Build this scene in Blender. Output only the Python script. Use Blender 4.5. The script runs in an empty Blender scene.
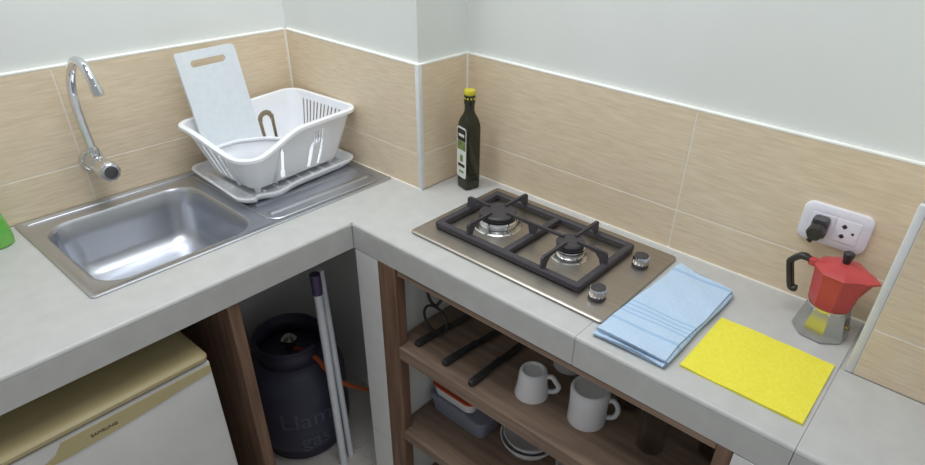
import bpy, bmesh, math, random
from mathutils import Vector, Matrix
random.seed(7)
PI = math.pi
sc = bpy.context.scene
C = sc.collection
ZC = 0.88                       # height of the worktop; every z below is measured from the worktop

# ------------------------------------------------------------------ camera, world, lights, exposure
F_PX, PPX, PPY = 616.914, 488.797, 268.378
CAM = Vector((-0.9996, -1.0363, 0.6879 + ZC))
FW = Vector((0.65479051, 0.52876822, -0.54004958))
RT = Vector((0.64354346, -0.76476166, 0.0314869))
UP = Vector((0.39635994, 0.3681627, 0.84104401))
cd = bpy.data.cameras.new('camera')
cam = bpy.data.objects.new('camera', cd); C.objects.link(cam)
cd.sensor_fit = 'HORIZONTAL'; cd.sensor_width = 36.0
cd.lens = F_PX * 36.0 / 925.0
cd.shift_x = -(PPX - 462.5) / 925.0
cd.shift_y = (PPY - 232.5) / 925.0
cd.clip_start = 0.02
M3 = Matrix((RT, UP, -FW)).transposed()
cam.matrix_world = Matrix.Translation(CAM) @ M3.to_4x4()
sc.camera = cam

w = bpy.data.worlds.new('room_light'); sc.world = w; w.use_nodes = True
bg = w.node_tree.nodes['Background']
bg.inputs[0].default_value = (0.93, 0.97, 1.0, 1); bg.inputs[1].default_value = 0.37

def area(name, loc, target, sx, sy, power, col):
    d = bpy.data.lights.new(name, 'AREA'); d.shape = 'RECTANGLE'; d.size = sx; d.size_y = sy
    d.energy = power; d.color = col
    o = bpy.data.objects.new(name, d); C.objects.link(o)
    o.location = (loc[0], loc[1], loc[2] + ZC)
    v = Vector(target) - Vector(loc)
    o.rotation_euler = v.to_track_quat('-Z', 'Y').to_euler()
    return o
area('ceiling_tube', (-0.26, 0.14, 1.50), (-0.26, 0.14, 0), 0.8, 0.16, 9.5, (0.95, 0.98, 1.0))
area('ceiling_panel', (-0.58, -0.60, 1.62), (-0.58, -0.60, 0), 0.8, 0.8, 10.5, (0.96, 0.985, 1.0))

vs = sc.view_settings
vs.view_transform = 'Standard'; vs.look = 'None'; vs.exposure = 0.0; vs.gamma = 1.0; vs.use_curve_mapping = False

# ------------------------------------------------------------------ helpers
def lin(c):
    return tuple((x/255/12.92 if x/255 <= 0.04045 else ((x/255+0.055)/1.055)**2.4) for x in c) + (1.0,)

MATS = {}
def mat(name, c, rough=0.5, metal=0.0, c2=None, scale=(8, 8, 8), detail=4.0, lo=0.35, hi=0.65, bump=0.0, trans=0.0,
        ior=1.45, alpha=1.0, spec=0.5, coat=0.0, rvar=0.0, sub=0.0):
    m = bpy.data.materials.new(name); m.use_nodes = True
    nt = m.node_tree; N = nt.nodes; b = N['Principled BSDF']
    b.inputs['Roughness'].default_value = rough; b.inputs['Metallic'].default_value = metal
    b.inputs['IOR'].default_value = ior; b.inputs['Transmission Weight'].default_value = trans
    b.inputs['Alpha'].default_value = alpha; b.inputs['Specular IOR Level'].default_value = spec
    b.inputs['Coat Weight'].default_value = coat
    tc = N.new('ShaderNodeTexCoord'); mp = N.new('ShaderNodeMapping'); no = N.new('ShaderNodeTexNoise')
    mp.inputs['Scale'].default_value = scale; no.inputs['Scale'].default_value = 1.0; no.inputs['Detail'].default_value = detail
    nt.links.new(tc.outputs['Object'], mp.inputs['Vector']); nt.links.new(mp.outputs[0], no.inputs['Vector'])
    r = N.new('ShaderNodeValToRGB'); r.color_ramp.elements[0].position = lo; r.color_ramp.elements[1].position = hi
    if c2 is None: c2 = tuple(min(255, x*1.03+1) for x in c)
    r.color_ramp.elements[0].color = lin(c); r.color_ramp.elements[1].color = lin(c2)
    nt.links.new(no.outputs['Fac'], r.inputs['Fac']); nt.links.new(r.outputs[0], b.inputs['Base Color'])
    if bump:
        bp = N.new('ShaderNodeBump'); bp.inputs['Strength'].default_value = bump; bp.inputs['Distance'].default_value = 0.002
        nt.links.new(no.outputs['Fac'], bp.inputs['Height']); nt.links.new(bp.outputs[0], b.inputs['Normal'])
    if rvar:
        mr = N.new('ShaderNodeMapRange'); mr.inputs['To Min'].default_value = rough - rvar; mr.inputs['To Max'].default_value = rough + rvar
        nt.links.new(no.outputs['Fac'], mr.inputs['Value']); nt.links.new(mr.outputs[0], b.inputs['Roughness'])
    MATS[name] = m
    return m

mat('wall_paint', (226, 229, 225), 0.75, c2=(231, 234, 231), scale=(3, 3, 3), bump=0.05)
mat('wood_tile', (217, 197, 168), 0.45, c2=(238, 221, 194), scale=(20, 20, 230), detail=7, lo=0.22, hi=0.78, bump=0.05)
mat('grout', (233, 225, 211), 0.8, scale=(60, 60, 60))
mat('white_caulk', (244, 244, 238), 0.55, scale=(30, 30, 30))
mat('counter_tile', (190, 190, 188), 0.36, c2=(197, 197, 195), scale=(26, 26, 26), detail=7, lo=0.35, hi=0.7)
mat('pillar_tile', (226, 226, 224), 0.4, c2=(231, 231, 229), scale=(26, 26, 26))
mat('counter_grout', (178, 176, 171), 0.8, scale=(60, 60, 60))
mat('cement', (150, 146, 138), 0.85, c2=(176, 171, 161), scale=(14, 14, 14), bump=0.2)
mat('floor_tile', (196, 191, 184), 0.5, c2=(206, 201, 194), scale=(9, 9, 9))
mat('steel_sink', (200, 203, 209), 0.34, 1.0, c2=(198, 201, 208), scale=(6, 160, 160))
mat('steel_hob', (178, 171, 163), 0.40, 1.0, c2=(188, 181, 173), scale=(220, 6, 220))
mat('chrome', (222, 223, 226), 0.08, 1.0, scale=(20, 20, 20))
mat('aluminium', (205, 205, 203), 0.2, 1.0, scale=(40, 40, 40))
mat('moka_aluminium', (190, 190, 188), 0.22, 1.0, scale=(40, 40, 40))
mat('cast_iron', (62, 59, 64), 0.5, c2=(74, 71, 77), scale=(300, 300, 300), bump=0.15)
mat('burner_black', (60, 58, 62), 0.45, c2=(70, 68, 72), scale=(120, 120, 120))
mat('black_plastic', (44, 42, 42), 0.4, c2=(54, 52, 52), scale=(60, 60, 60))
mat('grey_black_plastic', (72, 70, 72), 0.45, c2=(84, 82, 84), scale=(60, 60, 60))
mat('white_plastic', (238, 241, 246), 0.35, c2=(243, 245, 249), scale=(20, 20, 20))
mat('board_plastic', (222, 230, 236), 0.45, c2=(228, 235, 240), scale=(60, 60, 60), bump=0.05)
mat('socket_plastic', (232, 230, 240), 0.3, scale=(20, 20, 20))
mat('red_enamel', (190, 70, 72), 0.36, c2=(198, 80, 80), scale=(18, 18, 18))
mat('yellow_cloth', (238, 227, 68), 0.85, c2=(243, 234, 84), scale=(160, 160, 160), bump=0.03)
mat('bottle_glass', (38, 40, 26), 0.12, c2=(44, 46, 30), scale=(10, 10, 10), coat=0.3)
mat('cap_yellow', (206, 196, 40), 0.4, c2=(214, 204, 60), scale=(60, 60, 60))
mat('paper_white', (226, 230, 226), 0.6, scale=(60, 60, 60))
mat('paper_green', (96, 122, 66), 0.6, c2=(140, 158, 100), scale=(90, 90, 90))
mat('paper_dark', (44, 44, 40), 0.6, scale=(60, 60, 60))
mat('soap_green', (104, 196, 76), 0.18, c2=(140, 216, 108), scale=(14, 14, 14), trans=0.25)
mat('shelf_wood', (122, 102, 88), 0.6, c2=(150, 126, 108), scale=(60, 5, 60), detail=6, bump=0.1)
mat('post_wood', (108, 82, 67), 0.6, c2=(136, 106, 86), scale=(60, 60, 5), detail=6, bump=0.1)
mat('fridge_white', (214, 213, 211), 0.4, scale=(10, 10, 10))
mat('fridge_beige', (186, 172, 128), 0.38, c2=(193, 179, 136), scale=(10, 10, 10))
mat('gasket_grey', (96, 94, 92), 0.6, scale=(10, 10, 10))
mat('letter_brown', (70, 52, 48), 0.6, scale=(10, 10, 10))
mat('gas_paint', (60, 60, 78), 0.5, c2=(72, 72, 90), scale=(12, 12, 12))
mat('gas_letters', (88, 88, 106), 0.6, scale=(30, 30, 30))
mat('brass', (150, 132, 92), 0.35, 1.0, scale=(30, 30, 30))
mat('orange_hose', (196, 96, 58), 0.45, scale=(30, 30, 30))
mat('pole_white', (228, 231, 238), 0.4, scale=(20, 20, 20))
mat('purple_plastic', (84, 72, 108), 0.4, scale=(20, 20, 20))
mat('dark_wire', (66, 62, 62), 0.4, 0.6, scale=(20, 20, 20))
mat('ceramic_white', (226, 226, 228), 0.22, scale=(14, 14, 14))
mat('knife_steel', (96, 92, 92), 0.3, 1.0, scale=(60, 60, 60))
mat('box_blue', (172, 178, 196), 0.3, c2=(180, 186, 204), scale=(20, 20, 20), trans=0.45)
mat('box_white', (226, 226, 224), 0.4, scale=(20, 20, 20))
mat('lid_orange', (186, 76, 46), 0.4, c2=(196, 86, 54), scale=(20, 20, 20))
mat('clear_glass', (240, 244, 244), 0.02, scale=(20, 20, 20), trans=1.0, ior=1.18, alpha=0.32)
mat('corner_strip', (222, 223, 223), 0.5, scale=(30, 30, 30))

def towel_material():
    m = mat('towel_blue', (184, 208, 234), 0.9, c2=(194, 216, 239), scale=(260, 260, 260), bump=0.35)
    nt = m.node_tree; N = nt.nodes; b = N['Principled BSDF']
    tc = N.new('ShaderNodeTexCoord'); sx = N.new('ShaderNodeSeparateXYZ'); nt.links.new(tc.outputs['Object'], sx.inputs[0])
    mr = N.new('ShaderNodeMapRange'); mr.inputs['From Min'].default_value = -0.17; mr.inputs['From Max'].default_value = 0.17
    nt.links.new(sx.outputs['X'], mr.inputs['Value'])
    r = N.new('ShaderNodeValToRGB'); r.color_ramp.interpolation = 'CONSTANT'
    e = r.color_ramp.elements; e[0].position = 0; e[0].color = (0, 0, 0, 1); e[1].position = 0.2; e[1].color = (1, 1, 1, 1)
    for p, v in ((0.225, 0), (0.30, 1), (0.315, 0), (0.335, 1), (0.35, 0), (0.37, 1), (0.385, 0), (0.405, 1), (0.42, 0), (0.86, 1), (0.89, 0)):
        q = e.new(p); q.color = (v, v, v, 1)
    nt.links.new(mr.outputs[0], r.inputs['Fac'])
    mx = N.new('ShaderNodeMix'); mx.data_type = 'RGBA'
    src = b.inputs['Base Color'].links[0].from_socket
    nt.links.new(r.outputs[0], mx.inputs['Factor']); nt.links.new(src, mx.inputs[6]); mx.inputs[7].default_value = lin((164, 195, 228))
    nt.links.new(mx.outputs[2], b.inputs['Base Color'])
towel_material()

class MB:
    """collects geometry; build() links it as one mesh object"""
    def __init__(s): s.v = []; s.f = []
    def add(s, vs_, fs):
        o = len(s.v); s.v += [tuple(p) for p in vs_]; s.f += [tuple(i+o for i in f) for f in fs]; return s
    def box(s, x0, x1, y0, y1, z0, z1, bev=0.0, seg=2):
        bm = bmesh.new(); bmesh.ops.create_cube(bm, size=1.0)
        for v in bm.verts:
            v.co = Vector(((x0+x1)/2 + v.co.x*(x1-x0), (y0+y1)/2 + v.co.y*(y1-y0), (z0+z1)/2 + v.co.z*(z1-z0)))
        if bev: bmesh.ops.bevel(bm, geom=list(bm.edges), offset=bev, segments=seg, profile=0.5, affect='EDGES')
        bm.verts.index_update()
        s.add([v.co for v in bm.verts], [[v.index for v in f.verts] for f in bm.faces]); bm.free(); return s
    def loft(s, rings, cap0=True, cap1=True, closed=True):
        n = len(rings[0]); vs_ = [p for r in rings for p in r]; fs = []
        for i in range(len(rings)-1):
            for j in range(n if closed else n-1):
                k = (j+1) % n
                fs.append((i*n+j, i*n+k, (i+1)*n+k, (i+1)*n+j))
        if cap0: fs.append(tuple(reversed(range(n))))
        if cap1: fs.append(tuple(range((len(rings)-1)*n, len(rings)*n)))
        return s.add(vs_, fs)
    def lathe(s, prof, n=32, c=(0, 0), a0=0.0, cap0=True, cap1=True):
        return s.loft([[(c[0]+r*math.cos(a0+2*PI*j/n), c[1]+r*math.sin(a0+2*PI*j/n), z) for j in range(n)] for r, z in prof], cap0, cap1)
    def prism(s, poly, z0, z1):
        return s.loft([[(x, y, z0) for x, y in poly], [(x, y, z1) for x, y in poly]])
    def extrude(s, poly3, d):
        d = Vector(d); return s.loft([[Vector(p) for p in poly3], [Vector(p)+d for p in poly3]])
    def tube(s, path, r, n=10, closed=False):
        P = [Vector(p) for p in path]; m = len(P); rings = []; up = None
        for i in range(m):
            if closed: t = (P[(i+1) % m]-P[i-1])
            else: t = P[min(i+1, m-1)]-P[max(i-1, 0)]
            t.normalize()
            if up is None: up = Vector((0, 0, 1)) if abs(t.z) < 0.9 else Vector((1, 0, 0))
            a = (up - t*up.dot(t)).normalized(); b = t.cross(a); up = a
            rr = r[i] if isinstance(r, (list, tuple)) else r
            rings.append([P[i]+a*(rr*math.cos(2*PI*k/n))+b*(rr*math.sin(2*PI*k/n)) for k in range(n)])
        if closed: rings.append(rings[0]); return s.loft(rings, False, False)
        return s.loft(rings)
    def build(s, name, material, parent=None, loc=None, smooth=35, rot=None):
        me = bpy.data.meshes.new(name); me.from_pydata(s.v, [], s.f); me.update()
        bm = bmesh.new(); bm.from_mesh(me); bmesh.ops.remove_doubles(bm, verts=bm.verts, dist=1e-6)
        bmesh.ops.recalc_face_normals(bm, faces=bm.faces); bm.to_mesh(me); bm.free()
        return link(name, me, material, parent, loc, smooth, rot)

def link(name, me, material, parent=None, loc=None, smooth=35, rot=None):
    me.materials.clear(); me.materials.append(MATS[material])
    if smooth:
        me.polygons.foreach_set('use_smooth', [True]*len(me.polygons)); me.set_sharp_from_angle(angle=math.radians(smooth))
    o = bpy.data.objects.new(name, me); C.objects.link(o)
    if parent is not None:
        o.parent = parent
        if loc is not None: o.location = loc
    else:
        l = loc or (0, 0, 0); o.location = (l[0], l[1], l[2]+ZC)
    if rot: o.rotation_euler = rot
    return o
def thing(name, label, cat, loc=(0, 0, 0), rz=0.0, group=None):
    o = bpy.data.objects.new(name, None); C.objects.link(o); o.empty_display_size = 0.05
    o.location = (loc[0], loc[1], loc[2]+ZC); o.rotation_euler = (0, 0, rz); tag(o, label, cat, group); return o
def tag(o, label, cat, group=None):
    o['label'] = label; o['category'] = cat
    if group: o['group'] = group
    return o
def struct(o, label=None, cat=None):
    o['kind'] = 'structure'
    if label: o['label'] = label
    if cat: o['category'] = cat
    return o
def rrect(x0, x1, y0, y1, r, n=6):
    p = []
    for cx, cy, a in ((x1-r, y0+r, -PI/2), (x1-r, y1-r, 0), (x0+r, y1-r, PI/2), (x0+r, y0+r, PI)):
        for i in range(n+1): p.append((cx+r*math.cos(a+PI/2*i/n), cy+r*math.sin(a+PI/2*i/n)))
    return p
def smooth_path(pts, n=8):
    P = [Vector(p) for p in pts]; out = []
    for i in range(len(P)-1):
        a, b, c, d = P[max(i-1, 0)], P[i], P[i+1], P[min(i+2, len(P)-1)]
        for k in range(n):
            t = k/n; out.append(0.5*((2*b)+(c-a)*t+(2*a-5*b+4*c-d)*t*t+(3*b-a-3*c+d)*t**3))
    out.append(P[-1]); return out
def text_mesh(body, size, depth=0.0004):
    cu = bpy.data.curves.new('lettering', 'FONT'); cu.body = body; cu.size = size; cu.align_x = 'CENTER'; cu.align_y = 'CENTER'; cu.extrude = depth
    cu.resolution_u = 3
    o = bpy.data.objects.new('lettering', cu); C.objects.link(o); bpy.context.view_layer.update()
    me = bpy.data.meshes.new_from_object(o.evaluated_get(bpy.context.evaluated_depsgraph_get()))
    bpy.data.objects.remove(o); bpy.data.curves.remove(cu); return me

def at(u, v, axis, val):
    """point where the photograph's pixel (u, v) meets the plane axis = val (z counted from the worktop)"""
    d = FW + RT*((u-PPX)/F_PX) - UP*((v-PPY)/F_PX); c = CAM - Vector((0, 0, ZC)); i = 'xyz'.index(axis)
    return c + d*((val-c[i])/d[i])
# ------------------------------------------------------------------ dimensions of the place
L1, W, H, XI, YI, HJ, YE = 0.515, 0.169, 0.310, -0.233, -0.007, 0.0955, -1.009
TT = 0.008                    # tile thickness
G = 0.0016                    # half a joint
XL, YR, ZT = -1.75, -2.1, 1.72
FLOOR = -ZC

# ------------------------------------------------------------------ room shell
floor = struct(MB().box(XL, W+0.3, YR-0.4, L1+0.1, FLOOR-0.05, FLOOR).build('floor', 'grout'), 'grey tiled kitchen floor under the counter', 'floor')
for i in range(6):
    for j in range(8):
        x0, y0 = W+0.02-0.4*(i+1), L1-0.4*(j+1)
        if x0 < XL or y0 < YR-0.35: continue
        MB().box(x0+0.002, x0+0.398, y0+0.002, y0+0.398, 0, 0.004).build('tile', 'floor_tile', floor, (0, 0, FLOOR))
wb = struct(MB().box(XL, 0.30, L1+TT, L1+0.12, FLOOR, ZT).build('wall_back', 'wall_paint'), 'off-white painted wall with wood-look tile band behind the sink', 'wall')
wc = struct(MB().box(TT, 0.30, TT, L1+TT, FLOOR, ZT).build('wall_corner', 'wall_paint'), 'off-white wall jutting out between sink and hob', 'wall')
wr = struct(MB().box(W+TT, 0.30, YE-0.001, TT, FLOOR, ZT).build('wall_right', 'wall_paint'), 'off-white recessed wall with wood-look tile band behind the hob', 'wall')
we = struct(MB().box(TT, 0.30, YR, YE-TT, FLOOR, ZT).build('wall_end', 'wall_paint'), 'off-white wall jutting out beside the moka pot', 'wall')

def wall_tiles(wall, plane, val, spans):
    lo, hi = val, val+TT
    for a, b in spans:
        for z0, z1 in ((0.0, HJ), (HJ, H)):
            m = MB()
            if plane == 'y': m.box(a+G, b-G, lo, hi, z0+G, z1-(G if z1 < H else 0), 0.0005, 1)
            else: m.box(lo, hi, a+G, b-G, z0+G, z1-(G if z1 < H else 0), 0.0005, 1)
            m.build('tile', 'wood_tile', wall, (0, 0, 0), 0)
    A, B = min(q[0] for q in spans), max(q[1] for q in spans)
    m = MB().box(A, B, lo+0.0006, hi-0.0002, 0, H-0.0005) if plane == 'y' else MB().box(lo+0.0006, hi-0.0002, A, B, 0, H-0.0005)
    m.build('grout_bed', 'grout', wall, (0, 0, 0), 0)
wall_tiles(wb, 'y', L1, ((-1.70, -1.175), (-1.175, -0.575), (-0.575, -0.001)))
wall_tiles(wc, 'x', 0.0, ((0.011, 0.515),))
wall_tiles(wc, 'y', 0.0, ((0.011, W),))
wall_tiles(wr, 'x', W, ((-0.6, -0.002), (-1.007, -0.6)))
wall_tiles(we, 'x', 0.0, ((-1.62, -1.0205), (-2.1, -1.62)))

def trim(n, m, label): return struct(m.build('trim_%d' % n, 'corner_strip' if n in (5, 6) else 'white_caulk'), label, 'trim')
ch, cw = 0.0048, 0.0105
trim(1, MB().box(XL, 0.0, L1-0.0006, L1+0.012, H, H+ch, 0.001, 1), 'white caulk line on top of the tiles behind the sink')
trim(2, MB().box(-0.0006, 0.012, -0.0006, L1, H, H+ch, 0.001, 1), 'white caulk line on top of the tiles beside the dish rack')
trim(3, MB().box(0.012, W+0.01, -0.0006, 0.012, H, H+ch, 0.001, 1), 'short white caulk line on top of the tiles above the olive oil bottle')
trim(4, MB().box(W-0.0006, W+0.012, YE, 0.0, H, H+ch, 0.001, 1), 'white caulk line on top of the tiles behind the hob')
trim(5, MB().box(-0.0015, 0.0115, -0.0015, 0.0115, 0.0, H+0.002, 0.003, 2), 'white vertical corner strip between dish rack and olive oil bottle')
trim(6, MB().box(-0.0015, 0.0105, YE-0.0115, YE+0.0015, 0.0, H+0.002, 0.003, 2), 'white vertical corner strip beside the moka pot')
trim(7, MB().box(-0.0006, 0.012, YR, YE-0.009, H, H+ch, 0.001, 1), 'white caulk line on top of the tiles beside the moka pot')
trim(10, MB().box(-0.003, 0.001, L1-0.003, L1+0.001, 0.0, H), 'thin pale joint in the tiled corner behind the dish rack')
trim(11, MB().box(W-0.003, W+0.001, -0.003, 0.001, 0.0, H), 'thin pale joint in the tiled corner behind the olive oil bottle')
trim(8, MB().box(W-0.003, W+0.001, YE+0.002, -0.001, -0.001, 0.0028), 'thin white caulk line where counter meets wall behind the hob')
trim(9, MB().box(-0.003, 0.001, 0.0, L1-0.01, -0.001, 0.0024), 'thin white caulk line where counter meets wall beside the dish rack')

# ------------------------------------------------------------------ tiled counter
CT = -0.066
counter = struct(MB().box(-1.6, -0.016, YI+0.008, 0.118, CT+0.001, -0.0022)
    .box(-1.6, -0.728, 0.118, L1, CT+0.001, -0.0022)
    .box(-0.362, -0.003, 0.118, L1, CT+0.001, -0.0022)
    .box(-0.728, -0.362, 0.485, L1, CT+0.001, -0.0022)
    .box(XI+0.008, W, YE, -0.003, CT+0.001, -0.0022)
    .box(XI+0.008, -0.003, -0.003, 0.118, CT+0.001, -0.0022)
    .box(XI+0.008, -0.002, -2.0, YE, CT+0.001, -0.0022)
    .build('worktop', 'counter_grout'), 'L-shaped worktop covered in pale grey tiles', 'worktop')
def nosed(p0, p1, q0, q1, axis, dz=0.0):
    """top tile whose front edge is rounded; axis = direction the nose faces ('-x' or '-y'); p along, q across from the nose"""
    prof = [(q1, -0.008), (q1, 0.0)]
    R = 0.0075
    for k in range(6):
        a = PI/2 + PI/2*k/5
        prof.append((q0+R+R*math.cos(a), -R+R*math.sin(a)))
    prof.append((q0, -0.0085)); prof.append((q0+0.008, -0.0085)); 
    m = MB()
    if axis == '-x': m.extrude([(q, p0, z+dz) for q, z in prof], (0, p1-p0, 0))
    else: m.extrude([(p0, q, z+dz) for q, z in prof], (p1-p0, 0, 0))
    return m
ys = [YI, -0.620, -1.0, -1.38, -1.76, -2.0]
gg = 0.0004
for a, b in zip(ys[1:], ys[:-1]):
    x1 = W if b > YE+0.005 and a > -1.005 else -0.001
    nosed(a+gg, b-(gg if b != YI else 0), XI, x1, '-x').build('tile', 'counter_tile', counter)
    MB().box(XI, XI+0.008, a+gg, b-gg, CT, -0.0095, 0.0008, 1).build('tile', 'counter_tile', counter)
MB().box(XI, -0.001, YI+0.0, 0.118, -0.008, 0.0).build('tile', 'counter_tile', counter)
MB().box(-0.001, W, YI, -0.001, -0.008, 0.0).build('tile', 'counter_tile', counter)
xs = [XI, -0.985, -1.37]
for a, b in zip(xs[1:], xs[:-1]):
    nosed(a+gg, b-(gg if b != XI else -0.0), YI, 0.118, '-y').build('tile', 'counter_tile', counter)
    MB().box(a+gg, b-(gg if b != XI else 0), YI, YI+0.008, CT, -0.0095, 0.0008, 1).build('tile', 'counter_tile', counter)
for a, b in ((-1.04, -0.7285), (-1.345, -1.04)):
    MB().box(a+gg, b-gg, 0.118+gg, L1-0.001, -0.008, 0.0, 0.0006, 1).build('tile', 'counter_tile', counter)

# partition under the inner corner, pillar at the far end
p = struct(MB().box(XI+0.008, W, -0.1145, YI-0.003, FLOOR, CT+0.001).build('wall_partition', 'wall_paint'), 'pale masonry partition carrying the worktop at its inner corner', 'wall')
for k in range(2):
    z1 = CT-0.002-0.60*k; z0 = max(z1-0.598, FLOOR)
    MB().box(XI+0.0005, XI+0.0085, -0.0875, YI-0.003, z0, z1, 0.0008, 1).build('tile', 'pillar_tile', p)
p = struct(MB().box(XI+0.008, W, YE-0.25, -0.924, FLOOR, CT+0.001).build('wall_pillar', 'cement'), 'pale tiled masonry pillar under the worktop near the moka pot', 'wall')
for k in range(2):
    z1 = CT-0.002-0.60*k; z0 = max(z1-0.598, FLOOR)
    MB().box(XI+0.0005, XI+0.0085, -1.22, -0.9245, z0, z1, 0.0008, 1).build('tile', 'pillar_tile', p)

# ------------------------------------------------------------------ wooden shelf unit below the hob
t = thing('shelf_unit', 'brown wooden open shelf unit built in below the hob', 'shelf', (XI, -0.5, FLOOR))
def sp(name, x0, x1, y0, y1, z0, z1, m='shelf_wood', par=t):
    return MB().box(x0-XI, x1-XI, y0+0.5, y1+0.5, z0-FLOOR, z1-FLOOR, 0.0015, 1).build(name, m, par)
sp('post', XI, XI+0.03, -0.146, -0.0885, FLOOR, CT-0.001, 'post_wood')
sp('post', XI, XI+0.03, -0.9235, -0.898, FLOOR, CT-0.001, 'post_wood')
sp('top_rail', XI+0.002, XI+0.03, -0.8975, -0.1515, CT-0.0165, CT-0.001)
sp('shelf_board', XI+0.001, W-0.002, -0.897, -0.1155, -0.330, -0.293)
sp('shelf_board', XI+0.001, W-0.002, -0.897, -0.1155, -0.616, -0.585)
sp('shelf_board', XI+0.012, W-0.002, -0.897, -0.1155, FLOOR+0.001, FLOOR+0.02)
sp('side_panel', XI+0.031, W-0.002, -0.923, -0.9, FLOOR, CT-0.001)
S1, S2 = -0.293, -0.585

# wooden upright beside the fridge
tag(MB().box(-0.026, 0.0, 0.0, 0.095, 0.0, CT-FLOOR, 0.0015, 1).box(-0.0255, -0.0005, 0.094, 0.45, 0.0, -0.16-FLOOR, 0.0015, 1).build('timber_panel', 'post_wood', None, (-0.526, YI+0.012, FLOOR)),
    'rough brown timber panel propping the worktop between fridge and gas cylinder', 'panel')

# ------------------------------------------------------------------ stainless sink with drainboard
t = thing('kitchen_sink', 'stainless steel sink with rounded bowl and ribbed drainboard let into the worktop', 'sink', (-0.376, 0.308, 0))
X0, X1, Y0, Y1 = -0.748+0.376, -0.004+0.376, 0.105-0.308, 0.512-0.308
bx0, bx1, by0, by1 = -0.716+0.376, -0.386+0.376, 0.133-0.308, 0.452-0.308
nq = 8
def ring(x0, x1, y0, y1, r, z): return [(x, y, z) for x, y in rrect(x0, x1, y0, y1, r, nq)]
m = MB()
# deck (outer edge turned down, raised rim line, then a rolled lip into the bowl)
m.loft([ring(X0, X1, Y0, Y1, 0.010, 0.0004), ring(X0, X1, Y0, Y1, 0.010, 0.0030), ring(X0+.003, X1-.003, Y0+.003, Y1-.003, 0.009, 0.0042),
        ring(X0+.008, X1-.008, Y0+.008, Y1-.008, 0.008, 0.0040), ring(X0+.012, X1-.012, Y0+.012, Y1-.012, 0.008, 0.0014)], False, False)
deck_outer = ring(X0+.012, X1-.012, Y0+.012, Y1-.012, 0.008, 0.0014)
bowl_top = ring(bx0-.006, bx1+.006, by0-.006, by1+.006, 0.062, 0.0014)
m.loft([deck_outer, bowl_top], False, False)
m.build('deck', 'steel_sink', t)
m = MB()
rings = [bowl_top, ring(bx0-.002, bx1+.002, by0-.002, by1+.002, 0.060, 0.0002), ring(bx0+.003, bx1-.003, by0+.003, by1-.003, 0.058, -0.007)]
dep = 0.145
for z, ins in ((-0.05, 0.006), (-0.10, 0.011), (-0.112, 0.014), (-0.126, 0.022), (-0.135, 0.035), (-0.1385, 0.052)):
    rings.append(ring(bx0+ins, bx1-ins, by0+ins, by1-ins, max(0.058, ins*0.9), z))
m.loft(rings, False, True)
m.build('bowl', 'steel_sink', t)
d = MB().lathe([(0.040, -0.1380), (0.040, -0.1365), (0.036, -0.1355), (0.030, -0.1365), (0.026, -0.1376), (0.006, -0.1376)], 28, ((bx0+bx1)/2, by0+0.12)).build('drain', 'chrome', t)
# drainboard ribs: raised rounded ridges running along the board
for k in range(5):
    y = 0.165-0.308 + 0.058*k
    xa, xb = (-0.335+0.376, -0.045+0.376)
    MB().loft([[(x, y+s*0.010*a, 0.0012+0.0028*h) for s, a, h in ((-1, 1, 0), (-1, .6, .7), (-1, .2, 1), (1, .2, 1), (1, .6, .7), (1, 1, 0))]
               for x, a in ((xa, 0), (xa+.006, 1), (xb-.006, 1), (xb, 0)) for h0 in (1,)]).build('drain_rib', 'steel_sink', t)
m = MB(); m.tube([(x, y, 0.0018) for x, y in rrect(-0.352+0.376, -0.03+0.376, 0.125-0.308, 0.49-0.308, 0.03, 6)], 0.0022, 6, True)
m.build('drainboard_border', 'steel_sink', t)
MB().tube([(X0+0.020, Y1-0.022, 0.0016), (X0+0.030, Y1-0.022, 0.0022), (X1-0.03, Y1-0.022, 0.0022), (X1-0.02, Y1-0.022, 0.0016)], [0.002, 0.0035, 0.0035, 0.002], 10).build('back_ridge', 'steel_sink', t)

# ------------------------------------------------------------------ wall faucet
t = thing('wall_faucet', 'chrome wall-mounted tap with tall swan-neck spout over the sink', 'faucet', (-0.557, L1, 0.100))
def ylathe(prof, n=28, c=(0, 0), a0=0.0):        # prof = (radius, distance from wall)
    m = MB(); m.loft([[(c[0]+r*math.cos(a0+2*PI*j/n), -d, c[1]+r*math.sin(a0+2*PI*j/n)) for j in range(n)] for r, d in prof]); return m
ylathe([(0.027, 0.0), (0.027, 0.004), (0.023, 0.010), (0.018, 0.011)]).build('wall_flange', 'chrome', t)
ylathe([(0.0185, 0.010), (0.0205, 0.012), (0.0205, 0.050), (0.0175, 0.052), (0.0175, 0.060)]).build('valve_body', 'chrome', t)
m = MB(); n = 40
def kn(r, d): return [((r*(1+0.035*math.cos(10*2*PI*j/n)))*math.cos(2*PI*j/n), -d, (r*(1+0.035*math.cos(10*2*PI*j/n)))*math.sin(2*PI*j/n)) for j in range(n)]
m.loft([kn(0.0175, 0.059), kn(0.0215, 0.062), kn(0.0230, 0.092), kn(0.0215, 0.103), kn(0.0185, 0.1065)])
hd = m.build('handle', 'chrome', t)
ylathe([(0.0140, 0.1062), (0.0140, 0.1078), (0.012, 0.1084)]).build('index_cap', 'grey_black_plastic', hd)
MB().lathe([(0.0125, 0.012), (0.0135, 0.016), (0.0135, 0.034), (0.0110, 0.040)], 20, (0, -0.031), 0).build('swivel_nut', 'chrome', t)
path = smooth_path([(0, -0.031, 0.030), (-0.002, -0.031, 0.07), (-0.005, -0.035, 0.13), (-0.004, -0.042, 0.175), (0.001, -0.058, 0.212), (0.003, -0.088, 0.238),
                    (0.004, -0.120, 0.240), (0.004, -0.146, 0.222), (0.004, -0.160, 0.196)], 8)
MB().tube(path, 0.0093, 14).build('spout', 'chrome', t)
d = (Vector((0.004, -0.160, 0.196))-Vector((0.004, -0.150, 0.217))).normalized()
p0 = Vector((0.004, -0.160, 0.196))
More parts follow.
